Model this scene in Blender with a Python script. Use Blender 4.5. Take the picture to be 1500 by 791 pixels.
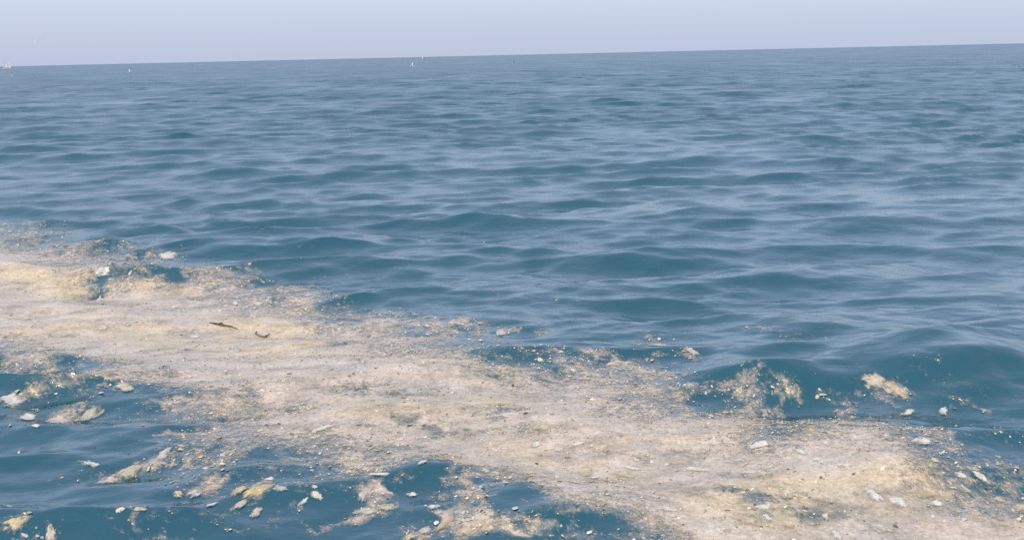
import bpy, math
import numpy as np
from mathutils import Matrix

# ------------------------------------------------------------------ scene, camera, sky, sun
sc = bpy.context.scene
for o in list(bpy.data.objects):
    bpy.data.objects.remove(o)
C = sc.collection
rng = np.random.default_rng(11)

W, H = 1500.0, 791.0            # photograph's own frame, used to read positions off it
FPX = 1750.0                    # focal length in those pixels
CAM_H = 2.8
ROLL = math.atan2(34.0, 1500.0)
PITCH = math.atan2(H / 2 - 81.0, FPX)
fwd = np.array([0, math.cos(PITCH), -math.sin(PITCH)])
rgt0 = np.array([1.0, 0, 0])
up0 = np.cross(rgt0, fwd)
rgt = math.cos(ROLL) * rgt0 - math.sin(ROLL) * up0
up = math.sin(ROLL) * rgt0 + math.cos(ROLL) * up0

cam = bpy.data.cameras.new('camera')
cam.sensor_width = 36.0
cam.lens = 36.0 * FPX / W
cam.clip_start = 0.05
cam.clip_end = 120000
camo = bpy.data.objects.new('camera', cam)
M = Matrix.Identity(4)
for i in range(3):
    M[i][0], M[i][1], M[i][2] = rgt[i], up[i], -fwd[i]
M[2][3] = CAM_H
camo.matrix_world = M
C.objects.link(camo)
sc.camera = camo

SUN_EL, SUN_AZ = 42.0, 215.0     # azimuth clockwise from +Y (the way the camera looks)
world = bpy.data.worlds.new('World')
sc.world = world
world.use_nodes = True
wn = world.node_tree.nodes
sky = wn.new('ShaderNodeTexSky')
sky.sky_type = 'NISHITA'
sky.sun_disc = False
sky.sun_elevation = math.radians(SUN_EL)
sky.sun_rotation = math.radians(SUN_AZ)
sky.altitude = 0
sky.air_density = 1.0
sky.dust_density = 4.2
sky.ozone_density = 3.0
wn['Background'].inputs['Strength'].default_value = 0.15
# a thin even veil of summer haze over the whole sky
veil = wn.new('ShaderNodeMix'); veil.data_type = 'RGBA'
veil.inputs['Factor'].default_value = 0.45
veil.inputs['B'].default_value = (5.55, 6.2, 8.0, 1)
world.node_tree.links.new(sky.outputs[0], veil.inputs['A'])
world.node_tree.links.new(veil.outputs['Result'], wn['Background'].inputs['Color'])

sun = bpy.data.lights.new('sun', 'SUN')
sun.energy = 2.0
sun.angle = math.radians(0.6)
sun.color = (1.0, 0.93, 0.83)
suno = bpy.data.objects.new('sun', sun)
a, e = math.radians(SUN_AZ), math.radians(SUN_EL)
sd = np.array([math.sin(a) * math.cos(e), math.cos(a) * math.cos(e), math.sin(e)])
from mathutils import Vector
suno.rotation_euler = Vector(sd).to_track_quat('Z', 'Y').to_euler()
suno.location = (0, 0, 50)
C.objects.link(suno)

sc.view_settings.view_transform = 'Standard'
sc.view_settings.look = 'None'
sc.view_settings.gamma = 1
sc.view_settings.use_curve_mapping = False
sc.view_settings.exposure = 0.36
sc.cycles.use_denoising = False        # keep the fine water texture

# ------------------------------------------------------------------ helpers
def pix(px, py, z=0.0):
    """where a photograph pixel meets the level z"""
    px = np.asarray(px, float); py = np.asarray(py, float)
    d = fwd + ((px - W / 2) / FPX)[..., None] * rgt + ((H / 2 - py) / FPX)[..., None] * up
    t = (z - CAM_H) / d[..., 2]
    return np.stack([d[..., 0] * t, d[..., 1] * t], -1)

def ray(px, py, dist):
    d = fwd + ((px - W / 2) / FPX) * rgt + ((H / 2 - py) / FPX) * up
    d = d / np.linalg.norm(d)
    return np.array([0, 0, CAM_H]) + d * dist

def project(P):
    q = P - np.array([0, 0, CAM_H])
    zf = q @ fwd
    return W / 2 + FPX * (q @ rgt) / zf, H / 2 - FPX * (q @ up) / zf, zf

_perm = np.random.default_rng(5).permutation(4096).astype(np.int64)
_ga = np.random.default_rng(6).uniform(0, 2 * np.pi, 4096)
_gx, _gy = np.cos(_ga).astype(np.float32), np.sin(_ga).astype(np.float32)
def perlin(x, y, seed=0):
    x = np.asarray(x, np.float64) + 37.7 * seed + 900; y = np.asarray(y, np.float64) - 91.3 * seed + 1700
    xi = np.floor(x).astype(np.int64); yi = np.floor(y).astype(np.int64)
    xf = (x - xi).astype(np.float32); yf = (y - yi).astype(np.float32)
    u = xf * xf * xf * (xf * (xf * 6 - 15) + 10); v = yf * yf * yf * (yf * (yf * 6 - 15) + 10)
    def g(ix, iy, fx, fy):
        h = _perm[(_perm[ix & 4095] + iy) & 4095]
        return _gx[h] * fx + _gy[h] * fy
    n00 = g(xi, yi, xf, yf); n10 = g(xi + 1, yi, xf - 1, yf)
    n01 = g(xi, yi + 1, xf, yf - 1); n11 = g(xi + 1, yi + 1, xf - 1, yf - 1)
    return (n00 * (1 - u) + n10 * u) * (1 - v) + (n01 * (1 - u) + n11 * u) * v * 1.0
def fbm(x, y, oct=4, seed=0, gain=0.5):
    s = 0; a_ = 1.0; t = 0
    for o in range(oct):
        s = s + a_ * perlin(x * 2 ** o, y * 2 ** o, seed + o); t += a_; a_ *= gain
    return s / t * 1.6
def sstep(a_, b_, x):
    t = np.clip((x - a_) / (b_ - a_), 0, 1)
    return t * t * (3 - 2 * t)

def mesh_np(name, verts, polys, smooth=True):
    """polys: list of int arrays (n, k)"""
    me = bpy.data.meshes.new(name)
    me.vertices.add(len(verts))
    me.vertices.foreach_set('co', np.ascontiguousarray(verts, np.float32).ravel())
    loops = np.concatenate([p.ravel() for p in polys]).astype(np.int32)
    tot = np.concatenate([np.full(len(p), p.shape[1], np.int32) for p in polys])
    start = np.concatenate([[0], np.cumsum(tot)[:-1]]).astype(np.int32)
    me.loops.add(len(loops)); me.loops.foreach_set('vertex_index', loops)
    me.polygons.add(len(tot)); me.polygons.foreach_set('loop_start', start)
    try:
        me.polygons.foreach_set('loop_total', tot)
    except Exception:
        pass
    me.polygons.foreach_set('use_smooth', np.full(len(tot), smooth, bool))
    me.update(calc_edges=True)
    return me
def attr(me, name, vals):
    at = me.attributes.new(name, 'FLOAT', 'POINT')
    at.data.foreach_set('value', np.ascontiguousarray(vals, np.float32))
def cattr(me, name, cols):
    at = me.attributes.new(name, 'FLOAT_COLOR', 'POINT')
    c4 = np.ones((len(cols), 4), np.float32); c4[:, :3] = cols
    at.data.foreach_set('color', c4.ravel())
def link(name, me, mat, parent=None):
    o = bpy.data.objects.new(name, me)
    C.objects.link(o)
    if mat and not me.materials:
        me.materials.append(mat)
    o.parent = parent
    return o
def tag(o, label=None, cat=None, group=None, kind=None):
    for k, v in (('label', label), ('category', cat), ('group', group), ('kind', kind)):
        if v:
            o[k] = v
    return o

# ------------------------------------------------------------------ materials
def new_mat(name):
    m = bpy.data.materials.new(name); m.use_nodes = True
    return m, m.node_tree.nodes, m.node_tree.links, m.node_tree.nodes['Principled BSDF']

def water_mat():
    m, n, l, b = new_mat('sea_water')
    b.inputs['Base Color'].default_value = (0.010, 0.058, 0.072, 1)
    b.inputs['IOR'].default_value = 1.6
    at = n.new('ShaderNodeAttribute'); at.attribute_name = 'rough'
    l.new(at.outputs['Fac'], b.inputs['Roughness'])
    tc = n.new('ShaderNodeTexCoord')
    mp = n.new('ShaderNodeMapping'); mp.inputs['Scale'].default_value = (0.6, 1.0, 1.0)
    l.new(tc.outputs['Object'], mp.inputs['Vector'])
    n1 = n.new('ShaderNodeTexNoise'); n1.inputs['Scale'].default_value = 6.0; n1.inputs['Detail'].default_value = 5
    n1.inputs['Roughness'].default_value = 0.5
    l.new(mp.outputs[0], n1.inputs['Vector'])
    bp = n.new('ShaderNodeBump'); bp.inputs['Strength'].default_value = 0.32; bp.inputs['Distance'].default_value = 0.05
    l.new(n1.outputs['Fac'], bp.inputs['Height'])
    l.new(bp.outputs[0], b.inputs['Normal'])
    # water colour drifts a little between clearer and greener patches
    n2 = n.new('ShaderNodeTexNoise'); n2.inputs['Scale'].default_value = 0.12; n2.inputs['Detail'].default_value = 3
    l.new(tc.outputs['Object'], n2.inputs['Vector'])
    mx = n.new('ShaderNodeMix'); mx.data_type = 'RGBA'
    mx.inputs['A'].default_value = (0.005, 0.058, 0.094, 1)
    mx.inputs['B'].default_value = (0.006, 0.065, 0.076, 1)
    l.new(n2.outputs['Fac'], mx.inputs['Factor'])
    # thin film of scum on the surface round the raft
    fa = n.new('ShaderNodeAttribute'); fa.attribute_name = 'film'
    mf = n.new('ShaderNodeMix'); mf.data_type = 'RGBA'
    mf.inputs['B'].default_value = (0.40, 0.37, 0.33, 1)
    l.new(fa.outputs['Fac'], mf.inputs['Factor']); l.new(mx.outputs['Result'], mf.inputs['A'])
    l.new(mf.outputs['Result'], b.inputs['Base Color'])
    return m

def scum_mat(name, thin):
    m, n, l, b = new_mat(name)
    at = n.new('ShaderNodeAttribute'); at.attribute_name = 'tint'
    tc = n.new('ShaderNodeTexCoord')
    n1 = n.new('ShaderNodeTexNoise'); n1.inputs['Scale'].default_value = 38.0; n1.inputs['Detail'].default_value = 5
    n1.inputs['Roughness'].default_value = 0.7
    l.new(tc.outputs['Object'], n1.inputs['Vector'])
    rp = n.new('ShaderNodeValToRGB')
    rp.color_ramp.elements[0].position = 0.30; rp.color_ramp.elements[0].color = (0.72, 0.72, 0.68, 1)
    rp.color_ramp.elements[1].position = 0.62; rp.color_ramp.elements[1].color = (1.08, 1.07, 1.05, 1)
    l.new(n1.outputs['Fac'], rp.inputs['Fac'])
    mx = n.new('ShaderNodeMix'); mx.data_type = 'RGBA'; mx.blend_type = 'MULTIPLY'
    mx.inputs['Factor'].default_value = 1.0
    l.new(at.outputs['Color'], mx.inputs['A']); l.new(rp.outputs['Color'], mx.inputs['B'])
    l.new(mx.outputs['Result'], b.inputs['Base Color'])
    b.inputs['Roughness'].default_value = 0.34
    b.inputs['IOR'].default_value = 1.34
    bp = n.new('ShaderNodeBump'); bp.inputs['Strength'].default_value = 0.35; bp.inputs['Distance'].default_value = 0.004
    l.new(n1.outputs['Fac'], bp.inputs['Height']); l.new(bp.outputs[0], b.inputs['Normal'])
    if thin:
        oa = n.new('ShaderNodeAttribute'); oa.attribute_name = 'opacity'
        l.new(oa.outputs['Fac'], b.inputs['Alpha'])
    return m

def plain_mat(name, col, rough=0.7, var=0.25, scale=8.0):
    m, n, l, b = new_mat(name)
    tc = n.new('ShaderNodeTexCoord')
    n1 = n.new('ShaderNodeTexNoise'); n1.inputs['Scale'].default_value = scale; n1.inputs['Detail'].default_value = 4
    l.new(tc.outputs['Object'], n1.inputs['Vector'])
    mx = n.new('ShaderNodeMix'); mx.data_type = 'RGBA'
    mx.inputs['A'].default_value = (*[c * (1 - var) for c in col], 1)
    mx.inputs['B'].default_value = (*[min(1, c * (1 + var)) for c in col], 1)
    l.new(n1.outputs['Fac'], mx.inputs['Factor']); l.new(mx.outputs['Result'], b.inputs['Base Color'])
    b.inputs['Roughness'].default_value = rough
    return m

MAT_WATER = water_mat()
MAT_SCUM = scum_mat('scum', False)
MAT_MAT = scum_mat('thin_scum', True)
MAT_TWIG = plain_mat('wet_bark', (0.045, 0.036, 0.025), 0.5, 0.4, 30)
MAT_WEED = plain_mat('dark_weed', (0.10, 0.10, 0.10), 0.45, 0.4, 30)
MAT_GULL = plain_mat('white_feathers', (0.46, 0.48, 0.52), 0.8, 0.05)
MAT_GULLG = plain_mat('grey_feathers', (0.40, 0.42, 0.45), 0.8, 0.08)
MAT_BEAK = plain_mat('yellow_beak', (0.6, 0.35, 0.05), 0.5, 0.1)
MAT_SAIL = plain_mat('sail_cloth', (0.50, 0.51, 0.56), 0.8, 0.05, 2)
MAT_HULL = plain_mat('white_hull', (0.5, 0.51, 0.55), 0.4, 0.05, 2)
MAT_MAST = plain_mat('grey_spar', (0.5, 0.5, 0.5), 0.4, 0.1, 2)

# ------------------------------------------------------------------ the sea: a polar sheet to the horizon
dth = math.radians(0.062)
core = np.arange(-555, 556) * dth                       # odd count, fine in front
side = []
t_, s_ = core[-1], dth
while True:
    s_ = min(s_ * 1.18, math.radians(5)); t_ += s_
    if t_ > math.pi - math.radians(3.0):
        break
    side.append(t_)
if len(side) % 2:
    side.pop()
side = np.array(side)
TH = np.concatenate([-side[::-1], core, side])          # odd count
nT = len(TH)
f_eff = FPX * 1024 / 1500
rows = [1.2]
while rows[-1] < 25.0:
    d = rows[-1]
    rows.append(d + min(max(0.9 * (d * d + CAM_H ** 2) / (CAM_H * f_eff), 0.02), 0.25) * (1 if d > 5 else 3))
RN = np.array(rows)
rows = [RN[-1]]
while rows[-1] < 420.0:
    rows.append(rows[-1] + 0.15 + (rows[-1] - 25) * 0.0034)
while rows[-1] < 60000:
    rows.append(rows[-1] * 1.05)
RF = np.array(rows[1:])
TF = TH[::2]

# wave trains: travelling mostly towards the viewer
def components():
    lam = np.concatenate([np.geomspace(15, 8, 10), np.geomspace(7.5, 2.6, 20), np.geomspace(2.5, 1.05, 40), np.geomspace(1.0, 0.37, 44), np.geomspace(0.36, 0.13, 40)])
    lam = lam * rng.uniform(0.97, 1.03, len(lam))
    spread = np.where(lam > 2.55, 0.22, np.where(lam > 1.02, 0.30, np.where(lam > .365, 0.42, 0.60)))
    ang = -math.pi / 2 + 0.06 + rng.normal(0, 1, len(lam)) * spread
    ak = np.where(lam > 2.55, 0.0120, np.where(lam > 1.02, 0.0330, np.where(lam > .365, 0.0300, 0.0135)))
    ak = ak * rng.uniform(0.7, 1.3, len(lam))
    k = 2 * np.pi / lam
    return lam, k * np.cos(ang), k * np.sin(ang), ak / k, rng.uniform(0, 2 * np.pi, len(lam)), ak, k
LAM, KX, KY, AMP, PH, AK, KK = components()

# single steeper waves that stand out: photograph position, half width in pixels, height, sigma in metres, slant
ridge_px = [(1410, 548, 150, .26, .36, 2), (1120, 566, 130, .115, .25, -2), (1130, 478, 120, .085, .28, 2), (1180, 402, 170, .095, .34, 0), (720, 455, 120, .085, .30, 2),
            (880, 470, 120, .075, .28, -3), (390, 360, 150, .085, .38, 0), (980, 318, 120, .07, .45, 0), (860, 428, 120, .07, .30, 0), (1440, 425, 110, .07, .35, -2),
            (60, 520, 110, .07, .30, 0), (180, 562, 90, .06, .22, 3), (200, 645, 100, .07, .20, 8), (330, 700, 160, .075, .22, 4), (610, 705, 90, .06, .18, 2),
            (800, 765, 150, .08, .20, -3), (130, 415, 60, .05, .3, 0), (1050, 232, 140, .08, .6, 0), (500, 205, 140, .08, .7, 0), (1310, 330, 100, .06, .45, 0),
            (560, 460, 70, .05, .25, 0), (110, 470, 160, .05, .5, 0), (720, 560, 220, .06, .5, -3), (1350, 700, 180, .05, .5, -3), (600, 610, 160, .05, .4, 0),
            (60, 640, 130, .014, .17, 9), (110, 668, 120, .014, .16, 10), (60, 700, 130, .014, .17, 10), (300, 770, 160, .014, .16, 6)]
RIDGE = []
for (px, py, hw, A_, sg, sl) in ridge_px:
    c = pix(px, py); dist = math.hypot(c[0], c[1])
    RIDGE.append((c[0], c[1], hw / FPX * dist, A_, sg, math.radians(sl) * 2.0))

def waves(X, Y, dr, dt, cov):
    """displaced position of the points and the slope variance finer than the sheet"""
    r = np.hypot(X, Y) + 1e-6
    rx, ry = X / r, Y / r
    dx = np.zeros_like(X); dy = np.zeros_like(X); dz = np.zeros_like(X); mss = np.zeros_like(X)
    damp = 1 - 0.86 * sstep(0.35, 0.75, cov) if cov is not None else 1.0
    gust = np.clip(1.0 + 1.0 * fbm(X * 0.09, Y * 0.05, 4, 40, 0.6), 0.25, 2.0)      # calmer and rougher patches of wind
    for lam, kx, ky, am, ph, ak, k in zip(LAM, KX, KY, AMP, PH, AK, KK):
        step = np.abs(kx * rx + ky * ry) * dr + np.abs(-kx * ry + ky * rx) * (r * dt)
        w = 1 - sstep(2.0, 3.2, step)
        g = gust if lam < 1.4 else 1.0
        if lam < 0.9:
            wd = w * damp
        elif lam < 3:
            wd = w * (1 - 0.3 * (1 - damp))
        else:
            wd = w
        ph_ = kx * X + ky * Y + ph
        s = np.sin(ph_); c = np.cos(ph_)
        aw = am * wd * g
        dz += aw * c
        ch = 1.2 if lam > 1.02 else (0.95 if lam > .365 else 0.5)
        dx -= ch * aw * s * kx / k; dy -= ch * aw * s * ky / k
        mss += 0.5 * (ak * g) ** 2 * (1 - w * w) * damp
    for (cx, cy, hw, A_, sg, sl) in RIDGE:
        m = (np.abs(X - cx) < hw * 2.2) & (np.abs(Y - cy) < sg * 6 + hw * abs(sl) * 2)
        if not m.any():
            continue
        u = X[m] - cx
        v = (Y[m] - cy) - u * math.sin(sl) + 0.25 * sg * fbm(X[m] * 1.3 / sg * .3, Y[m] * 0.2, 3, 61) * 2
        env = np.exp(-(u / hw) ** 2 * 1.2)
        q = v / sg
        prof = np.where(q < 0, np.exp(-(q * 1.25) ** 2 / 2) - 0.18 * np.exp(-((q + 2.6) / 0.9) ** 2 / 2), np.exp(-(q * 0.62) ** 2 / 2))
        dz[m] += A_ * env * prof
        dy[m] -= A_ * 0.12 * env * np.exp(-q * q / 2)
    return dx, dy, dz, mss

def grid(TH_, R_, want_cov):
    T, Rr = np.meshgrid(TH_, R_)
    X = Rr * np.sin(T); Y = Rr * np.cos(T)
    dr = np.gradient(R_)[:, None] * np.ones_like(T)
    dt = np.gradient(TH_)[None, :] * np.ones_like(T)
    cov = None
    if want_cov:
        cov = np.zeros_like(X)
        m = (np.abs(T) < 1.25)
        cov[m] = cover(X[m], Y[m])
    dx, dy, dz, mss = waves(X, Y, dr, dt, cov)
    return X, Y, np.stack([X + dx, Y + dy, dz], -1), mss, cov

# a first coarse pass of the bare waves, to find which point of the moving surface is seen where in the photograph
X0_, Y0_, P0_, _, _ = grid(TH[::2], RN[::2], False)
g0x, g0y, g0z = project(P0_.reshape(-1, 3))
_ok0 = np.nonzero((g0z > 2) & (g0x > -150) & (g0x < 1650) & (g0y > 250) & (g0y < 830))[0]
def rest(px, py):
    if not (-120 < px < 1620 and 260 < py < 815):
        return pix(px, py)
    d = np.hypot(g0x[_ok0] - px, g0y[_ok0] - py)
    c = _ok0[d < 3.5] if (d < 3.5).any() else _ok0[[d.argmin()]]
    b = c[np.argmin(g0z[c])]
    return np.array([X0_.ravel()[b], Y0_.ravel()[b]])

# ------------------------------------------------------------------ where the scum lies (all in world metres)
edge_px = [(-420, 300), (-200, 318), (-60, 332), (0, 345), (60, 352), (130, 368), (215, 386), (300, 398), (360, 408), (380, 425),
           (420, 440), (500, 458), (600, 486), (680, 510), (760, 520), (830, 540), (900, 560), (960, 588), (1040, 596),
           (1120, 608), (1160, 622), (1215, 614), (1300, 622), (1360, 648), (1420, 684), (1500, 694), (1600, 720), (1750, 760),
           (1900, 900), (1500, 980), (1200, 930), (1000, 850), (930, 800), (860, 776), (790, 752), (735, 730), (690, 712),
           (640, 694), (545, 688), (470, 680), (400, 670), (345, 660), (330, 636), (295, 602), (220, 580), (150, 556),
           (90, 536), (30, 522), (-30, 515), (-200, 500), (-500, 470)]
edge = np.array([rest(*p) for p in edge_px])

def poly_sd(X, Y, P):
    """signed distance, positive inside"""
    d2 = np.full(X.shape, 1e9, np.float32); ins = np.zeros(X.shape, bool)
    n = len(P)
    for i in range(n):
        x0, y0 = P[i]; x1, y1 = P[(i + 1) % n]
        ex, ey = x1 - x0, y1 - y0
        wx, wy = X - x0, Y - y0
        t = np.clip((wx * ex + wy * ey) / (ex * ex + ey * ey), 0, 1)
        d2 = np.minimum(d2, (wx - t * ex) ** 2 + (wy - t * ey) ** 2)
        c = (y0 > Y) != (y1 > Y)
        if abs(ey) > 1e-9:
            ins ^= c & (X < x0 + ex * (Y - y0) / ey)
    return np.where(ins, 1, -1) * np.sqrt(d2)

# patches of extra scum (+) and gaps (-): photograph position, half sizes, slant in degrees, weight
patch_px = [
    (105, 612, 48, 13, 8, .85), (25, 594, 42, 12, 10, .55), (70, 580, 40, 7, 8, .35), (200, 684, 78, 13, 14, .9), (150, 652, 70, 8, 10, .5),
    (300, 715, 52, 12, 5, .85), (372, 716, 36, 18, 18, .9), (30, 765, 48, 20, 8, .8), (85, 785, 36, 16, 25, .65), (560, 744, 60, 11, 12, .75),
    (640, 775, 70, 22, 24, .9), (535, 722, 34, 22, 30, .7), (700, 735, 50, 20, 6, .5), (300, 745, 130, 9, 0, .55), (470, 775, 90, 12, 8, .62), (220, 775, 100, 10, 5, .6), (170, 740, 60, 6, 4, .55), (420, 705, 60, 7, 4, .55), (470, 730, 50, 8, 4, .5), (90, 700, 60, 5, 12, .5), (250, 640, 50, 8, 8, .6), (180, 625, 60, 5, 8, .5), (60, 655, 50, 4, 8, .45), (400, 770, 60, 6, 4, .5), (330, 785, 70, 6, 0, .5), (560, 715, 40, 7, 10, .5), (700, 775, 50, 9, -4, .55), (760, 785, 60, 8, -4, .5), (250, 600, 50, 8, 4, .5),
    (640, 742, 30, 6, 3, .6), (1300, 562, 74, 10, -14, .55), (1340, 600, 60, 10, -18, .55), (1370, 634, 44, 12, -20, .55), (1240, 572, 60, 10, -4, .55),
    (1000, 582, 50, 10, -4, .6), (1110, 576, 70, 6, -2, .5), (960, 500, 60, 9, -10, .62), (1010, 512, 28, 6, -8, .65), (735, 488, 30, 8, 0, .55),
    (660, 470, 60, 12, -4, .62), (800, 485, 70, 9, -6, .6), (1130, 490, 90, 9, -3, .52), (820, 436, 60, 6, -3, .52), (1390, 560, 50, 14, -10, .5), (1110, 545, 80, 6, -2, .5), (720, 430, 60, 6, -2, .45), (1420, 600, 60, 8, -8, .5),
    (245, 372, 50, 9, -2, .6), (40, 330, 60, 10, -3, .45), (440, 425, 60, 10, -5, .4), (560, 470, 50, 8, -5, .55), (1460, 690, 60, 10, -6, .4),
    (860, 520, 70, 11, -8, .62), (1000, 545, 60, 9, -8, .6), (500, 405, 60, 7, -3, .5),
    (130, 416, 52, 10, -4, -.30), (145, 424, 22, 5, 0, -.2), (255, 402, 36, 5, 0, -.4), (650, 688, 60, 9, 4, -.30), (740, 728, 44, 14, 0, -.45),
    (1075, 716, 60, 7, -2, -.30), (610, 612, 40, 8, 0, -.24), (420, 604, 40, 7, 0, -.30), (650, 632, 40, 7, 0, -.28), (1200, 730, 50, 7, -4, -.24),
    (1180, 760, 60, 8, -4, -.3), (1120, 585, 60, 12, 0, -.2), (1190, 600, 60, 10, -4, -.35), (530, 570, 80, 6, -4, -.22), (720, 604, 40, 8, 0, -.28), (140, 530, 60, 8, -4, -.25), (820, 762, 40, 8, -6, -.35),
]
# where dark weed gathers on the raft
weed_px = [(650, 690, 75, 13, 4, 1.0), (745, 730, 48, 15, 0, 1.0), (1075, 716, 75, 9, -2, .9), (1195, 756, 75, 15, -4, .9), (600, 612, 60, 11, 0, .8),
           (425, 604, 45, 9, 0, .8), (540, 572, 90, 8, -4, .6), (140, 532, 70, 9, -4, .7), (880, 762, 70, 10, -6, .7), (660, 633, 60, 9, 0, .7), (560, 655, 90, 9, 0, .6),
           (395, 660, 50, 8, 0, .6), (500, 466, 40, 7, -4, .7), (1000, 668, 50, 8, 0, .5), (1330, 740, 60, 8, -6, .5), (300, 570, 60, 8, 0, .5), (215, 575, 50, 8, 0, .7), (690, 545, 60, 8, -3, .5), (800, 628, 60, 7, 0, .5), (1040, 590, 60, 8, 0, .8)]
def patch_frames(patch_px):
    out = []
    for (px, py, rx, ry, ang, w) in patch_px:
        c = rest(px, py)
        ca, sa = math.cos(math.radians(ang)), math.sin(math.radians(ang))
        a1 = pix(px + rx * ca, py - rx * sa) - pix(px - rx * ca, py + rx * sa)
        b1 = pix(px + ry * sa, py + ry * ca) - pix(px - ry * sa, py - ry * ca)
        A = np.linalg.inv(np.array([a1 / 2, b1 / 2]).T)
        out.append((c, A, w))
    return out
PATCH = patch_frames(patch_px)
WEED = patch_frames(weed_px)
def weed(X, Y):
    s = sstep(0.22, 0.6, fbm(X * 1.3, Y * 1.7, 4, 55)) * 0.6
    for c, A, w in WEED:
        dx, dy = X - c[0], Y - c[1]
        p = A[0, 0] * dx + A[0, 1] * dy; q = A[1, 0] * dx + A[1, 1] * dy
        s = s + w * np.exp(-(p * p + q * q) * 0.9)
    return np.clip(s * sstep(-0.35, 0.25, fbm(X * 5, Y * 5, 3, 56)), 0, 1)

def cover(X, Y):
    """scum density without its finest grain; the mat shows above about 0.5"""
    wx = X + 0.42 * fbm(X * 0.9, Y * 0.45, 3, 20); wy = Y + 0.35 * fbm(X * 0.9, Y * 0.45, 3, 24)
    sd = poly_sd(wx, wy, edge)
    r = np.hypot(X, Y)
    wid = 0.28 + 0.05 * r
    D = 0.5 + np.where(sd > 0, 0.56, 0.52) * np.clip(sd / wid, -1, 1)
    qx = X + 0.22 * fbm(X * 2.2, Y * 2.0, 4, 90, 0.65); qy = Y + 0.60 * fbm(X * 2.2, Y * 1.6, 4, 94, 0.65)
    rag_ = np.clip(0.78 + 0.9 * fbm(X * 4, Y * 3, 4, 98, 0.7), 0.1, 1.5)
    for c, A, w in PATCH:
        dx, dy = qx - c[0], qy - c[1]
        p = A[0, 0] * dx + A[0, 1] * dy; q = A[1, 0] * dx + A[1, 1] * dy
        D = D + (0.78 * w * rag_ if w > 0 else w) * np.exp(-(p * p + q * q) * 1.1)
    D = D + 0.35 * fbm(X * 1.1, Y * 1.3, 4, 3) + 0.30 * fbm(X * 5, Y * 6, 4, 9, 0.65) - 0.42 * weed(X, Y)
    return D

XN, YN, PN, MN, COV = grid(TH, RN, True)
XF, YF, PF, MF, _ = grid(TF, RF, False)
# far out the sheet flattens to the horizon
nN, nF = len(RN), len(RF)
iN = np.arange(nN * nT).reshape(nN, nT)
iF = nN * nT + np.arange(nF * len(TF)).reshape(nF, len(TF))
def quads(I):
    return np.stack([I[:-1, :-1], I[:-1, 1:], I[1:, 1:], I[1:, :-1]], -1).reshape(-1, 4)[:, ::-1]
top = iN[-1]
seam = np.stack([top[0:-2:2], top[1:-1:2], top[2::2], iF[0, 1:], iF[0, :-1]], -1)[:, ::-1]
verts = np.concatenate([PN.reshape(-1, 3), PF.reshape(-1, 3)])
# close the ring behind the camera and the small disc under it
backN = np.stack([iN[:-1, -1], iN[:-1, 0], iN[1:, 0], iN[1:, -1]], -1)[:, ::-1]
backF = np.stack([iF[:-1, -1], iF[:-1, 0], iF[1:, 0], iF[1:, -1]], -1)[:, ::-1]
backS = np.array([[iN[-1, -1], iN[-1, 0], iF[0, 0], iF[0, -1]]])[:, ::-1]
ctr = len(verts)
verts = np.concatenate([verts, [[0, 0, float(PN[0, :, 2].mean())]]])
fan = np.stack([np.full(nT, ctr), iN[0], np.roll(iN[0], -1)], -1)[:, ::-1]
sea_me = mesh_np('sea', verts, [quads(iN), quads(iF), seam, backN, backF, backS, fan])
mssv = np.concatenate([MN.ravel(), MF.ravel(), [0.01]])
rough = np.clip(np.sqrt(np.sqrt(mssv * 0.35 + 0.00002)), 0.05, 0.6)
attr(sea_me, 'rough', rough)
film = 0.45 * sstep(0.40, 0.75, 0.85 * np.minimum(COV, 0.9) + 0.40 * fbm(XN * 7, YN * 7, 6, 80, 0.85) + 0.10)
attr(sea_me, 'film', np.concatenate([film.ravel(), np.zeros(len(verts) - film.size)]))
sea = link('sea', sea_me, MAT_WATER)
tag(sea, 'choppy blue green sea running out to the horizon', kind='structure')

# ------------------------------------------------------------------ the floating scum
def sheet(X, Y, G):
    """displaced position of the surface at rest point X, Y"""
    r = np.hypot(X, Y); t = np.arctan2(X, Y)
    i = np.clip(np.searchsorted(RN, r) - 1, 0, nN - 2); j = np.clip(np.searchsorted(TH, t) - 1, 0, nT - 2)
    u = np.clip((r - RN[i]) / (RN[i + 1] - RN[i]), 0, 1); v = np.clip((t - TH[j]) / (TH[j + 1] - TH[j]), 0, 1)
    if G.ndim == 3:
        u, v = u[..., None], v[..., None]
    return (G[i, j] * (1 - u) * (1 - v) + G[i + 1, j] * u * (1 - v) + G[i, j + 1] * (1 - u) * v + G[i + 1, j + 1] * u * v)
dr_ = dth * 1.02
RR = 5.6 * np.exp(np.arange(0, math.log(24.0 / 5.6), dr_ * 1.25))
RT = np.arange(-core[-1], core[-1], dr_)
nR, nA = len(RR), len(RT)
RTm, RRm = np.meshgrid(RT, RR)
XR = (RRm * np.sin(RTm)).ravel(); YR = (RRm * np.cos(RTm)).ravel()
CR = sheet(XR, YR, COV)
sel = CR > 0.02
DD = np.full(XR.shape, -1.0); LUMP = np.zeros(XR.shape)
xs_, ys_, cs_ = XR[sel], YR[sel], CR[sel]
_open = 1 - sstep(0.75, 1.05, cs_)                      # loosely covered water breaks up into specks and threads
DD[sel] = (cs_ + rng.normal(0, 1, len(xs_)) * (0.04 + 0.05 * _open) + (0.24 + 0.34 * _open) * fbm(xs_ * 14, ys_ * 16, 4, 30, 0.8)
           + 0.14 * fbm(xs_ * 4, ys_ * 6, 2, 31))
LUMP[sel] = fbm(xs_ * 18, ys_ * 18, 3, 33) * 0.6 + fbm(xs_ * 4, ys_ * 4, 2, 36) * 0.4
LIFT = 0.0025 + np.clip((DD - 0.45) * 0.012, -0.001, 0.006) + sstep(0.5, 0.9, DD) * 0.0035 * LUMP
keep = (DD > 0.36).reshape(nR, nA)
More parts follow.
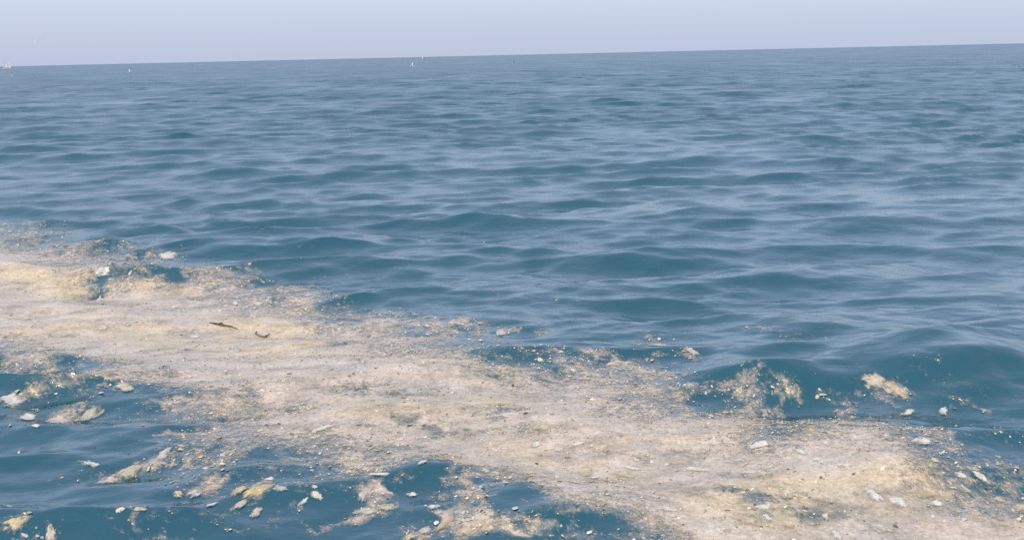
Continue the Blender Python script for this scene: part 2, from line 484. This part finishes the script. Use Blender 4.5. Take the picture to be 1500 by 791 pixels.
kf = keep[:-1, :-1] | keep[1:, :-1] | keep[:-1, 1:] | keep[1:, 1:]
iR = np.arange(nR * nA).reshape(nR, nA)
Q = quads(iR).reshape(nR - 1, nA - 1, 4)[kf]
used = np.unique(Q)
remap = np.full(nR * nA, -1); remap[used] = np.arange(len(used))
fx, fy, fd = XR[used], YR[used], DD[used]
FP = sheet(fx, fy, PN); FP[:, 2] += LIFT[used]

def scum_colour(X, Y, D):
    ye = sstep(-0.10, 0.40, fbm(X * 0.55, Y * 0.75, 4, 50))[..., None]
    ol = weed(X, Y)[..., None]
    gr = sstep(0.0, 0.5, fbm(X * 1.6, Y * 3.2, 4, 57))[..., None]
    sp = sstep(0.18, 0.45, fbm(X * 16, Y * 14, 3, 58))[..., None]
    c = np.array([0.51, 0.42, 0.335]) * (1 - ye) + np.array([0.56, 0.44, 0.285]) * ye
    c = c * (1 - 0.6 * gr) + np.array([0.365, 0.34, 0.31]) * 0.6 * gr
    c = c * (1 - 0.75 * ol) + np.array([0.27, 0.27, 0.20]) * 0.75 * ol
    mott = 0.46 * fbm(X * 2.5, Y * 3.5, 5, 85, 0.75) + 0.22 * fbm(X * 20, Y * 24, 3, 88, 0.7)
    c = c * (1 + mott[..., None] * np.array([1.0, 1.05, 1.2]))
    k = np.clip(0.9 * sp * (0.10 + 1.1 * ol), 0, 1)
    c = c * (1 - k) + np.array([0.10, 0.105, 0.07]) * k
    return c
cols = scum_colour(fx, fy, fd)
cols = cols * (1 + 0.07 * rng.normal(0, 1, (len(used), 1)))
mat_me = mesh_np('scum_mat', FP, [remap[Q]])
thin = sstep(0.02, 0.50, fbm(fx * 1.5, fy * 2.4, 5, 130, 0.7)) + 0.6 * weed(fx, fy)      # thinner wet streaks
attr(mat_me, 'opacity', 0.95 * sstep(0.36, 0.95, fd) * (1 - 0.38 * np.clip(thin, 0, 1)))
cattr(mat_me, 'tint', np.clip(cols, 0.02, 0.85))
scum = link('floating_scum', mat_me, MAT_MAT)

tag(scum, 'broad beige raft of floating scum lying across the waves', kind='stuff')

# the top of water and scum together
PTOP = PN.copy(); PTOP[..., 2] += 0.003 + np.clip((COV - 0.45) * 0.012, 0, 0.005)
def cov_at(X, Y):
    r = np.hypot(X, Y); t = np.arctan2(X, Y)
    i = np.clip(np.searchsorted(RN, r), 0, nN - 1); j = np.clip(np.searchsorted(TH, t), 0, nT - 1)
    return COV[i, j]

# ---- loose flecks: too many and too small to tell apart
def scatter(n_try, rmin, rmax, size, fn):
    t = rng.uniform(-0.80, 0.80, n_try); r = np.sqrt(rng.uniform(rmin ** 2, rmax ** 2, n_try))
    X, Y = r * np.sin(t), r * np.cos(t)
    D = cov_at(X, Y)
    k = rng.uniform(0, 1, n_try) < fn(D, X, Y)
    return X[k], Y[k], D[k], size(k.sum())
def p_fn(D, X, Y):
    clump = sstep(-0.1, 0.5, fbm(X * 2.5, Y * 2.0, 3, 70))
    return np.clip(0.65 * sstep(0.14, 0.60, D) * (0.35 + clump) * (1 - 0.55 * sstep(0.7, 1.2, D)), 0, 1)
sets = [scatter(130000, 5.5, 12, lambda n: np.clip(rng.lognormal(math.log(0.0065), 0.55, n), 0.003, 0.03), p_fn),
        scatter(90000, 12, 24, lambda n: np.clip(rng.lognormal(math.log(0.011), 0.5, n), 0.005, 0.045), p_fn)]
X = np.concatenate([s[0] for s in sets]); Y = np.concatenate([s[1] for s in sets])
D = np.concatenate([s[2] for s in sets]); S = np.concatenate([s[3] for s in sets])
nfl = len(X); K = 6
wd_ = weed(X, Y)
ang0 = rng.uniform(0, 2 * np.pi, nfl); el = rng.uniform(0.35, 1.0, nfl)
aa = ang0[:, None] + np.linspace(0, 2 * np.pi, K, endpoint=False)[None] + rng.uniform(-.3, .3, (nfl, K))
rr = S[:, None] * rng.uniform(0.6, 1.25, (nfl, K))
lx, ly = rr * np.cos(aa - ang0[:, None]), rr * np.sin(aa - ang0[:, None]) * el[:, None]
ox = lx * np.cos(ang0)[:, None] - ly * np.sin(ang0)[:, None]; oy = lx * np.sin(ang0)[:, None] + ly * np.cos(ang0)[:, None]
ring = sheet(X[:, None] + ox, Y[:, None] + oy, PTOP)
tilt = rng.normal(0, 0.18, (nfl, 2))
ring[..., 2] += 0.003 + np.clip(ox * tilt[:, :1] + oy * tilt[:, 1:], -0.004, 0.012)
cen = sheet(X, Y, PTOP); cen[:, 2] += 0.004 + S * rng.uniform(0.15, 0.5, nfl)
fv = np.concatenate([cen[:, None], ring], 1).reshape(-1, 3)
base = np.arange(nfl)[:, None] * (K + 1)
tri = np.stack([np.stack([base[:, 0], base[:, 0] + 1 + k, base[:, 0] + 1 + (k + 1) % K], -1) for k in range(K)], 1).reshape(-1, 3)
fl_me = mesh_np('scum_flecks', fv, [tri])
pal = np.array([[.48, .45, .40], [.50, .44, .35], [.54, .46, .28], [.38, .38, .27], [.10, .11, .07], [.07, .08, .05], [.27, .23, .16], [.54, .51, .47]])
pr_in = np.array([.20, .28, .20, .16, .012, .008, .08, .06]); pr_out = np.array([.30, .22, .14, .18, .02, .01, .05, .08])
rnd = rng.uniform(0, 1, nfl)
ci = np.where(D > 0.5, np.searchsorted(np.cumsum(pr_in) / pr_in.sum(), rnd), np.searchsorted(np.cumsum(pr_out) / pr_out.sum(), rnd))
dk = (D > 0.5) & (weed(X, Y) * 0.65 > rng.uniform(0, 1, nfl))   # dark weed bits gather in patches
ci = np.where(dk, rng.integers(4, 7, nfl), ci)
fc = pal[np.clip(ci, 0, 7)] * (1 + 0.15 * rng.normal(0, 1, (nfl, 1)))
cattr(fl_me, 'tint', np.clip(np.repeat(fc, K + 1, 0), 0.02, 0.85))
fl = link('scum_flecks', fl_me, MAT_SCUM)
tag(fl, 'loose pale and dark flecks scattered over raft and water', kind='stuff')

# ------------------------------------------------------------------ single flakes and clumps that can be picked out
GX, GY, GZ = project(PTOP.reshape(-1, 3))
okv = (GZ > 2) & (GX > -200) & (GX < 1700) & (GY > 250) & (GY < 900)
okidx = np.nonzero(okv)[0]
def spot(px, py):
    """rest point of the surface that is seen at that place in the photograph (nearest if several)"""
    d = np.hypot(GX[okidx] - px, GY[okidx] - py)
    c = okidx[d < 2.0] if (d < 2.0).any() else okidx[[d.argmin()]]
    b = c[np.argmin(GZ[c])]
    return XN.ravel()[b], YN.ravel()[b]

WHITE, CREAM, YELLOW, PALEY, GREYC, GREEN, TAN, PINK = ((.59, .56, .49), (.52, .45, .36), (.60, .47, .22), (.55, .455, .28), (.42, .40, .36), (.45, .42, .31), (.48, .385, .275), (.50, .445, .395))
def clump(name, px, py, hw, hh, slant, col, thick, label, cat, group=None, rag=0.35, seed=[100]):
    """one ragged flat piece: cut from a fine patch by an uneven field, draped on the surface, with a rim below the water line"""
    seed[0] += 7
    sd_ = seed[0] % 400
    x, y = spot(px, py)
    slant = math.radians(slant)
    ax = pix(px + hw * math.cos(slant), py - hw * math.sin(slant)) - pix(px, py)
    ay = (pix(px - hh * math.sin(slant), py - hh * math.cos(slant)) - pix(px, py)) * 0.75
    n = 34
    g = np.linspace(-1.5, 1.5, n + 1)
    U, V_ = np.meshgrid(g, g)
    jit = np.random.default_rng(sd_ + 3).normal(0, 0.016, (2,) + U.shape)
    U = U + jit[0]; V_ = V_ + jit[1]
    L1, L2 = np.hypot(*ax), np.hypot(*ay)
    am = max(L1, L2)
    f = 1 - (U * U + V_ * V_) ** 0.8 + (0.25 + 0.7 * rag) * (0.9 * fbm(U * L1 / am * 1.5 + sd_, V_ * L2 / am * 2.2 - sd_, 2, 3) + 0.8 * fbm(U * L1 / am * 3.4 + sd_, V_ * L2 / am * 3.4, 3, 8, 0.7))
    inc = (f[:-1, :-1] + f[1:, :-1] + f[:-1, 1:] + f[1:, 1:]) / 4 > 0.10
    # keep the piece that holds together
    best, seen = [], np.zeros_like(inc)
    for i0 in range(n):
        for j0 in range(n):
            if inc[i0, j0] and not seen[i0, j0]:
                st, comp = [(i0, j0)], []
                seen[i0, j0] = True
                while st:
                    i, j = st.pop(); comp.append((i, j))
                    for a_, b_ in ((i + 1, j), (i - 1, j), (i, j + 1), (i, j - 1)):
                        if 0 <= a_ < n and 0 <= b_ < n and inc[a_, b_] and not seen[a_, b_]:
                            seen[a_, b_] = True; st.append((a_, b_))
                if len(comp) > len(best):
                    best = comp
    X_, Y_ = x + ax[0] * U + ay[0] * V_, y + ax[1] * U + ay[1] * V_
    P = sheet(X_, Y_, PTOP)
    bump = fbm(X_ * 22, Y_ * 18, 3, sd_ % 90)
    hgt = sstep(0.15, 0.75, f)
    P[..., 2] += 0.004 + thick * 0.5 * hgt * (0.7 + 0.6 * bump)
    nv = n + 1
    ids = np.array([[i * nv + j, i * nv + j + 1, (i + 1) * nv + j + 1, (i + 1) * nv + j] for i, j in best])
    edges = {}
    for q in ids:
        for k in range(4):
            e_ = (int(q[k]), int(q[(k + 1) % 4]))
            if (e_[1], e_[0]) in edges:
                del edges[(e_[1], e_[0])]
            else:
                edges[e_] = 1
    us = np.unique(ids); rm = {int(v): k for k, v in enumerate(us)}
    P = P.reshape(-1, 3)[us]
    rim = sorted({v for e_ in edges for v in e_}); rr_ = {v: len(us) + k for k, v in enumerate(rim)}
    Pr = P[[rm[v] for v in rim]].copy(); Pr[:, 2] -= 0.016
    Vv = np.concatenate([P, Pr]); o0 = np.array([P[:, 0].mean(), P[:, 1].mean(), P[:, 2].min()])
    Vv = Vv - o0
    top_ = np.vectorize(rm.get)(ids)
    sk = np.array([[rm[b_], rm[a_], rr_[a_], rr_[b_]] for a_, b_ in edges])
    me = mesh_np(name, Vv, [top_, sk])
    fe = f.ravel()[us] + (0.10 + 0.35 * rag) * fbm(X_.ravel()[us] * 26 + sd_, Y_.ravel()[us] * 26, 4, 44, 0.85)
    op = (0.95 if cat == 'foam flake' else 0.88) * sstep(0.10, 0.75, fe)      # thin wet rim
    attr(me, 'opacity', np.concatenate([op, np.zeros(len(rim))]))
    cc = np.array(col)[None] * (1 + 0.22 * fbm(Vv[:, 0] * 30 + sd_, Vv[:, 1] * 30, 3, 12, 0.7)[:, None] + 0.06 * np.random.default_rng(sd_).normal(0, 1, (len(Vv), 1)))
    gz = sstep(0.05, 0.45, fbm(Vv[:, 0] * 14 + sd_, Vv[:, 1] * 14, 3, 15))[:, None] * (0.3 + rag)
    cc = cc * (1 - 0.55 * gz) + np.array([.34, .33, .25]) * 0.55 * gz
    cattr(me, 'tint', np.clip(cc, 0.03, 0.86))
    o = link(name, me, MAT_MAT)
    o.location = o0
    return tag(o, label, cat, group)

FL, SCM = 'foam_flake', 'scum_clump'
G1, G2 = 'flakes and clumps adrift on the open water', 'pale flakes lying on the scum raft'
items = [
    # open water, lower left
    (FL, 42, 611, 14, 8, 5, WHITE, .015, 'bright white foam flake nearest the left edge above the wave trough', G1, .6),
    (FL, 53, 622, 8, 3, 0, WHITE, .008, 'small thin white flake just under the bright white foam flake at left', G1, .4),
    (SCM, 90, 616, 24, 8, 4, PINK, .02, 'pinkish cream clump leading the small scum patch at far left', G1, .6),
    (SCM, 128, 611, 24, 9, 14, GREEN, .02, 'greenish cream clump at the tail of the small scum patch at far left', G1, .6),
    (SCM, 18, 586, 20, 7, 8, WHITE, .015, 'frayed white foam clump cut by the left edge of the picture', G1, .6),
    (SCM, 182, 566, 16, 7, 0, CREAM, .02, 'cream clump overhanging dark water at the raft corner on the left', G1, .5),
    (SCM, 130, 678, 16, 5, -12, WHITE, .012, 'whitish clump at the left tip of the long slanting scum streak', G1, .6),
    (SCM, 158, 702, 18, 4, 4, CREAM, .012, 'thin cream tongue below the long slanting scum streak at left', G1, .5),
    (SCM, 238, 668, 16, 8, 30, PINK, .02, 'pinkish lump at the upper right end of the slanting scum streak', G1, .6),
    (SCM, 190, 688, 26, 6, 12, GREEN, .015, 'greenish cream clump in the middle of the slanting scum streak', G1, .6),
    (SCM, 377, 719, 24, 11, 22, YELLOW, .02, 'largest bright yellow scum plate on the dark wave at lower left', G1, .35),
    (SCM, 352, 716, 15, 10, 30, PALEY, .02, 'pale yellow ragged clump touching the bright yellow plate on its left', G1, .6),
    (SCM, 352, 739, 15, 5, 25, CREAM, .012, 'narrow cream tail hanging below the bright yellow plate', G1, .5),
    (SCM, 374, 750, 11, 7, 30, CREAM, .012, 'cream flake floating right below the bright yellow plate', G1, .5),
    (FL, 393, 701, 10, 4, 12, WHITE, .014, 'white flake on top of the bright yellow plate', G1, .5),
    (SCM, 412, 714, 12, 5, 0, GREYC, .008, 'thin grey flake just right of the bright yellow plate', G1, .7),
    (SCM, 260, 722, 9, 6, 0, PALEY, .015, 'small yellow green lump at the left end of the grey cream patch', G1, .5),
    (SCM, 312, 714, 18, 8, 12, TAN, .02, 'tan lump between the small yellow green lump and the yellow plate', G1, .6),
    (SCM, 286, 722, 14, 7, 8, PINK, .02, 'pinkish lump right of the small yellow green lump', G1, .6),
    (FL, 311, 738, 10, 3, 22, WHITE, .010, 'slanting white sliver below the grey cream patch', G1, .4),
    (FL, 465, 727, 10, 5, -8, WHITE, .014, 'white flake alone on dark water right of the yellow plate', G1, .5),
    (FL, 446, 735, 10, 3, 22, WHITE, .010, 'small curved flake left of the lone white flake on dark water', G1, .6),
    (FL, 461, 712, 6, 3, 0, WHITE, .010, 'small white flake above the lone white flake on dark water', G1, .4),
    (FL, 178, 746, 10, 4, 18, WHITE, .010, 'pale flake on the dark green wave, left of its twin', G1, .5),
    (FL, 206, 745, 12, 4, 2, GREEN, .010, 'greenish flake on the dark green wave, right of its twin', G1, .5),
    (SCM, 22, 764, 26, 10, 14, PALEY, .025, 'yellowish clump at the bottom left corner of the picture', G1, .6),
    (SCM, 76, 784, 10, 11, 40, CREAM, .025, 'cream spike of scum at the bottom edge near the left corner', G1, .5),
    (FL, 14, 740, 6, 4, 0, WHITE, .010, 'small white flake above the yellowish clump in the bottom left corner', G1, .4),
    (SCM, 538, 749, 24, 6, 4, PINK, .015, 'pinkish white clump afloat left of the cream headed raft tongue', G1, .6),
    (SCM, 568, 742, 18, 7, 0, GREEN, .015, 'greenish clump above right of the pinkish white clump', G1, .7),
    (SCM, 600, 786, 14, 6, 8, PALEY, .015, 'pale yellow flake at the bottom edge below the raft tongue', G1, .5),
    (SCM, 622, 777, 12, 9, 18, CREAM, .025, 'cream rounded head of the raft tongue at the bottom edge', G1, .4),
    (SCM, 650, 766, 22, 9, 24, TAN, .025, 'tan ridge of the raft tongue behind its cream head', G1, .6),
    (FL, 636, 742, 12, 4, 4, WHITE, .012, 'whitish flake in the dark pool under the raft edge', G1, .5),
    (FL, 604, 723, 9, 3, 4, WHITE, .010, 'small white flake at the top of the dark pool under the raft edge', G1, .5),
    (SCM, 536, 722, 16, 9, 34, PINK, .02, 'pinkish clump in the slanting strand between two dark pools', G1, .6),
    # right, beyond the raft
    (SCM, 1280, 556, 20, 8, -8, CREAM, .02, 'cream clump on the shoulder of the big green wave at right', G1, .6),
    (SCM, 1312, 573, 24, 7, -16, TAN, .02, 'tan clump trailing down from the shoulder of the big green wave', G1, .6),
    (FL, 1328, 604, 13, 5, 14, WHITE, .016, 'bright white flake in the speckled strip right of the raft', G1, .4),
    (FL, 1381, 601, 8, 5, 0, WHITE, .016, 'small white flake at the right end of the speckled strip', G1, .5),
    (SCM, 1352, 644, 18, 6, 0, WHITE, .012, 'white foam clump where the speckled strip joins the raft', G1, .6),
    (SCM, 735, 488, 10, 6, 0, PINK, .02, 'pinkish white lump at the raft far edge below a dark wave', G1, .5),
    (SCM, 1012, 514, 12, 4, -18, PINK, .02, 'small pinkish lump alone on the water beyond the raft', G1, .5),
    (SCM, 965, 504, 16, 5, -4, WHITE, .012, 'whitish flake up left of the small pinkish lump beyond the raft', G1, .6),
    (SCM, 248, 374, 16, 5, 0, WHITE, .02, 'frayed whitish clump off the far left end of the raft', G1, .6),
    # on the raft
    (FL, 475, 626, 24, 4, 17, WHITE, .016, 'long white sliver lying slanted on the left half of the raft', G2, .3),
    (FL, 619, 676, 9, 4, 22, WHITE, .016, 'bright white chip among dark weed near the raft near edge', G2, .3),
    (FL, 555, 693, 20, 3, 0, WHITE, .012, 'thin white strip along the raft near edge above dark water', G2, .4),
    (SCM, 858, 690, 13, 13, 0, PALEY, .02, 'round pale yellow plate in the middle of the raft', G2, .28),
    (SCM, 841, 705, 8, 4, -10, PALEY, .014, 'small pale yellow chip at the lower left of the round plate', G2, .4),
    (SCM, 712, 688, 7, 6, 0, CREAM, .016, 'cream blob on the raft right of the dark weed', G2, .4),
    (SCM, 726, 692, 8, 7, 0, CREAM, .016, 'second cream blob on the raft right of the dark weed', G2, .4),
    (SCM, 775, 691, 15, 6, 0, PALEY, .014, 'faint yellow patch left of the round pale yellow plate', G2, .6),
    (SCM, 912, 694, 20, 6, -12, PALEY, .014, 'yellowish slanting patch right of the round pale yellow plate', G2, .6),
    (FL, 926, 685, 20, 3, -10, WHITE, .012, 'slim white strip above the yellowish slanting patch', G2, .3),
    (FL, 930, 673, 8, 3, -12, WHITE, .012, 'tiny white chip above the slim white strip', G2, .4),
    (FL, 846, 650, 14, 3, 8, WHITE, .014, 'white sliver straight above the round pale yellow plate', G2, .3),
    (FL, 786, 651, 8, 4, 8, WHITE, .014, 'white chip up left of the round pale yellow plate', G2, .4),
    (SCM, 728, 624, 14, 4, 0, CREAM, .016, 'cream chip in the raft centre beside a dark weed spot', G2, .4),
    (SCM, 795, 626, 12, 4, 0, PALEY, .014, 'yellow chip in the raft centre right of the cream chip', G2, .4),
    (FL, 1022, 687, 25, 5, -6, WHITE, .018, 'long pinkish white plate on the right half of the raft', G2, .3),
    (FL, 1112, 650, 18, 5, 8, WHITE, .012, 'broad faint white patch near the raft far edge', G2, .6),
    (FL, 1171, 661, 12, 4, -18, WHITE, .016, 'slanting white chip below the raft far edge', G2, .35),
    (FL, 1196, 672, 8, 4, -8, WHITE, .014, 'small white chip right below the slanting white chip', G2, .4),
    (FL, 1088, 681, 9, 3, 25, CREAM, .012, 'cream sliver right of the long pinkish white plate', G2, .4),
    (FL, 1118, 742, 15, 6, 6, WHITE, .02, 'white plate beside a dark crack at the bottom of the raft', G2, .4),
    (FL, 1097, 744, 5, 3, 0, WHITE, .02, 'tiny bright chip at the left tip of the white plate', G2, .3),
    (FL, 1124, 756, 10, 4, -20, WHITE, .014, 'white chip just under the white plate by the dark crack', G2, .4),
    (SCM, 1090, 761, 25, 9, -8, TAN, .02, 'broad tan plate near the bottom edge, left of dark weed', G2, .3),
    (FL, 978, 746, 19, 4, -2, WHITE, .014, 'long white strip near the bottom edge, left of the tan plate', G2, .35),
    (FL, 984, 755, 8, 3, 0, WHITE, .012, 'small white chip under the long white strip near the bottom', G2, .4),
    (SCM, 1203, 785, 22, 9, -4, CREAM, .025, 'large cream plate cut by the bottom edge of the picture', G2, .3),
    (FL, 1226, 784, 12, 8, -40, WHITE, .02, 'white curl right of the large cream plate at the bottom', G2, .4),
    (SCM, 1290, 775, 18, 9, -6, CREAM, .02, 'cream white lump at the bottom right of the raft', G2, .5),
    (FL, 1280, 725, 18, 6, -16, WHITE, .02, 'bright white plate, left of a joined pair at lower right', G2, .4),
    (FL, 1314, 735, 17, 6, -12, WHITE, .02, 'bright white plate, right of a joined pair at lower right', G2, .4),
    (FL, 1372, 736, 12, 4, -4, WHITE, .018, 'white chip with dark rim right of the joined white pair', G2, .35),
    (SCM, 1158, 725, 8, 5, 0, TAN, .018, 'small orange tan chip right of the green weed patch', G2, .4),
    (FL, 1434, 697, 14, 4, -18, WHITE, .018, 'bright white streak at the raft far edge near the right border', G2, .4),
    (FL, 1407, 696, 10, 4, -8, WHITE, .014, 'white chip left of the bright streak near the right border', G2, .4),
    (SCM, 1464, 731, 9, 4, 0, CREAM, .014, 'cream chip on the yellowish right end of the raft', G2, .4),
    (FL, 150, 396, 14, 3, 4, WHITE, .02, 'faint white streak on the far left of the raft', G2, .4),
    (FL, 152, 480, 9, 5, 0, CREAM, .02, 'cream spot on the yellow ridge at the left of the raft', G2, .4),
    (FL, 285, 493, 10, 4, 0, WHITE, .016, 'white chip below the dark twig on the raft', G2, .4),
    (FL, 347, 444, 5, 3, 0, WHITE, .02, 'tiny white chip far above the dark twig on the raft', G2, .4),
]
for (nm, px, py, hw, hh, sl, col, th, lab, grp, rag) in items:
    clump(nm, px, py, hw, hh, sl, col, th, lab, 'foam flake' if nm == FL else 'scum clump', grp, rag)

# ------------------------------------------------------------------ drifting twig and weed curl
def tube(P, Rr, ns=8):
    P = np.asarray(P, float); V = []; F = []
    for i, p in enumerate(P):
        t = P[min(i + 1, len(P) - 1)] - P[max(i - 1, 0)]; t /= np.linalg.norm(t) + 1e-9
        u = np.cross(t, [0, 0, 1.0]); u /= np.linalg.norm(u) + 1e-9
        w = np.cross(u, t)
        for k in range(ns):
            a_ = 2 * np.pi * k / ns
            V.append(p + Rr[i] * (u * math.cos(a_) + w * math.sin(a_)))
    for i in range(len(P) - 1):
        for k in range(ns):
            F.append((i * ns + k, i * ns + (k + 1) % ns, (i + 1) * ns + (k + 1) % ns, (i + 1) * ns + k))
    return np.array(V), np.array(F)
def tube_obj(name, pxs, rad, mat, parent, lift=0.02):
    ps = []
    for (px, py, dz) in pxs:
        x, y = spot(px, py); p = sheet(np.array([x]), np.array([y]), PTOP)[0]; p[2] += lift + dz
        ps.append(p)
    ps = np.array(ps)
    n = 4 * len(ps)
    s = np.linspace(0, len(ps) - 1, n); i = np.clip(s.astype(int), 0, len(ps) - 2); f = (s - i)[:, None]
    pp = ps[i] * (1 - f) + ps[i + 1] * f
    rd = np.interp(s, np.arange(len(ps)), rad) * (1 + 0.18 * np.random.default_rng(len(ps)).normal(0, 1, n))
    V, F = tube(pp, rd)
    org = np.array(parent.location) if parent else np.zeros(3)
    me = mesh_np(name, V - org, [F, np.arange(8)[None], np.arange(len(V) - 8, len(V))[None]])
    o = link(name, me, mat, parent)
    return o
def empty_at(name, px, py):
    x, y = spot(px, py); p = sheet(np.array([x]), np.array([y]), PTOP)[0]
    o = bpy.data.objects.new(name, None); C.objects.link(o); o.location = p; o.empty_display_size = 0.1
    return o
tw = empty_at('drifting_twig', 325, 477)
tube_obj('stem', [(308, 472, -.012), (318, 474.5, -.004), (328, 477.5, -.004), (340, 479.5, -.01), (352, 483, -.018)], [.007, .015, .016, .010, .004], MAT_TWIG, tw, 0.014)
tube_obj('side_shoot', [(320, 475, -.004), (324, 473.5, .004), (327, 473.5, .004)], [.010, .010, .005], MAT_TWIG, tw, 0.014)
tag(tw, 'short dark brown twig lying on the yellowish scum at left', 'twig')
wc = empty_at('weed_curl', 385, 492)
tube_obj('stem', [(374, 487.5, -.01), (380, 491.5, -.006), (386, 493, -.004), (391, 492.5, 0), (395, 490.5, .008)], [.005, .008, .010, .011, .007], MAT_WEED, wc, 0.014)
tube_obj('side_shoot', [(376, 489, -.01), (374, 487, -.008), (376, 485, -.006)], [.007, .007, .004], MAT_WEED, wc, 0.014)
tag(wc, 'dark grey curl of weed right of the brown twig', 'weed')

# ------------------------------------------------------------------ gulls far out
def lathe_x(prof, ns=10, flat=0.85):
    V = []; F = []
    for (x, r, z) in prof:
        for k in range(ns):
            a_ = 2 * np.pi * k / ns
            V.append((x, r * math.cos(a_), z + r * flat * math.sin(a_)))
    for i in range(len(prof) - 1):
        for k in range(ns):
            F.append((i * ns + k, i * ns + (k + 1) % ns, (i + 1) * ns + (k + 1) % ns, (i + 1) * ns + k))
    return np.array(V), np.array(F)
def wing_mesh(s, flap):
    # span stations: y, leading x, trailing x, z
    st = [(0.04, .12, -.10, .02), (.20, .16, -.09, .06 + .10 * flap), (.38, .17, -.06, .09 + .22 * flap), (.55, .10, -.06, .08 + .26 * flap), (.66, .00, -.08, .06 + .28 * flap)]
    V = []; F = []
    for (y, xl, xt, z) in st:
        th = 0.018 * (1 - y / .75)
        V += [(xl, s * y, z), (0.5 * (xl + xt) + .03, s * y, z + th), (xt, s * y, z), (0.5 * (xl + xt), s * y, z - th * .4)]
    for i in range(len(st) - 1):
        for k in range(4):
            q = (i * 4 + k, i * 4 + (k + 1) % 4, (i + 1) * 4 + (k + 1) % 4, (i + 1) * 4 + k)
            F.append(q if s > 0 else q[::-1])
    return np.array(V), np.array(F), np.array([[3, 2, 1, 0], [16, 17, 18, 19]])
def gull(px, py, dist, heading, bank, flap, label):
    root = bpy.data.objects.new('gull', None); C.objects.link(root)
    root.location = ray(px, py, dist); root.rotation_euler = (math.radians(bank), 0, math.radians(heading)); root.empty_display_size = 0.2
    V, F = lathe_x([(-.26, .012, .01), (-.20, .035, .005), (-.08, .075, 0), (.06, .085, 0), (.15, .062, .015), (.20, .046, .03), (.24, .046, .036), (.275, .03, .034), (.29, .008, .03)])
    link('body', mesh_np('body', V, [F]), MAT_GULL, root)
    V, F = lathe_x([(.28, .014, .03), (.32, .010, .026), (.345, .003, .02)], 6)
    link('beak', mesh_np('beak', V, [F]), MAT_BEAK, root)
    V = np.array([(-.22, .02, .012), (-.22, -.02, .012), (-.38, -.075, .01), (-.39, 0, .012), (-.38, .075, .01), (-.22, .02, -.002), (-.22, -.02, -.002), (-.38, -.075, .002), (-.39, 0, .002), (-.38, .075, .002)])
    link('tail', mesh_np('tail', V, [np.array([[0, 1, 2, 3, 4][::-1], [5, 6, 7, 8, 9]]), np.array([(i, i + 5, (i + 1) % 5 + 5, (i + 1) % 5) for i in range(5)])]), MAT_GULL, root)
    for s in (1, -1):
        V, F, E = wing_mesh(s, flap)
        link('wing', mesh_np('wing', V, [F, E]), MAT_GULLG if flap < 0 else MAT_GULL, root)
    return tag(root, label, 'gull', 'gulls far out over the sea')
gull(52, 61, 300, 10, 42, .3, 'white gull flying above the horizon at upper left, lower of two')
gull(71, 57, 290, 170, -42, .3, 'white gull flying above the horizon at upper left, higher of two')
gull(18, 111, 190, 170, 30, .9, 'white gull low over the water near the left edge, below the sail')
gull(190, 106, 240, 20, 25, .9, 'white gull low over the water left of centre below the horizon')
gull(604, 98, 190, 160, -30, 1.2, 'white gull low over the water just left of picture centre')
gull(620, 87.5, 260, 40, 20, 1.2, 'white gull right on the horizon line left of picture centre')
gull(752, 93.5, 260, 190, 25, .8, 'white gull low over the water at picture centre below the horizon')

# ------------------------------------------------------------------ far sail on the horizon
sb = bpy.data.objects.new('sailing_boat', None); C.objects.link(sb)
p = ray(10, 97.4, 1350); sb.location = (p[0], p[1], 0); sb.rotation_euler = (0, 0, math.radians(12))
L = 4.2
xs = np.linspace(-L, L, 9); V = []; F = []
for x in xs:
    w_ = 1.25 * (1 - (max(x, 0) / L) ** 2.2) * (1 - 0.35 * (max(-x, 0) / L) ** 2) + 0.02
    V += [(x, -w_, 1.05 + .05 * x / L), (x, -w_ * .8, .3), (x, 0, -.35), (x, w_ * .8, .3), (x, w_, 1.05 + .05 * x / L)]
for i in range(8):
    for k in range(4):
        F.append((i * 5 + k, (i + 1) * 5 + k, (i + 1) * 5 + k + 1, i * 5 + k + 1))
    F.append((i * 5 + 4, (i + 1) * 5 + 4, (i + 1) * 5, i * 5))
link('hull', mesh_np('hull', np.array(V), [np.array(F), np.array([[0, 1, 2, 3, 4]]), np.array([[44, 43, 42, 41, 40]])]), MAT_HULL, sb)
V, F = tube([(0.6, 0, .8), (0.6, 0.001, 5), (0.6, 0.002, 10.6)], [.09, .08, .05]); link('mast', mesh_np('mast', V, [F]), MAT_MAST, sb)
V, F = tube([(0.5, 0, 1.9), (-1.5, 0.1, 1.9), (-3.6, 0.2, 1.9)], [.06, .06, .05]); link('boom', mesh_np('boom', V, [F]), MAT_MAST, sb)
def sail(a_, b_, c_, belly, n=8):
    a_, b_, c_ = map(np.array, (a_, b_, c_)); V = []; F = []
    for i in range(n + 1):
        for j in range(n + 1):
            u, v = i / n, j / n
            p = (a_ * (1 - v) + b_ * v) * (1 - u) + c_ * u
            V.append(p + np.array([0, belly * math.sin(math.pi * v) * (1 - u) * (0.4 + u), 0]))
    m = len(V); V = V + [q + np.array([0, .03, 0]) for q in V]
    for i in range(n):
        for j in range(n):
            q = (i * (n + 1) + j, i * (n + 1) + j + 1, (i + 1) * (n + 1) + j + 1, (i + 1) * (n + 1) + j)
            F.append(q); F.append(tuple(k + m for k in q[::-1]))
    return mesh_np('sail', np.array(V), [np.array(F)])
link('mainsail', sail((.5, 0, 2), (-3.5, .2, 2), (.5, 0, 10.3), .5), MAT_SAIL, sb)
link('jib', sail((4.0, 0, 1.3), (.9, .3, 1.5), (.75, 0, 9.0), .45), MAT_SAIL, sb)
tag(sb, 'tiny white sail on the horizon at the left edge', 'sailing boat')
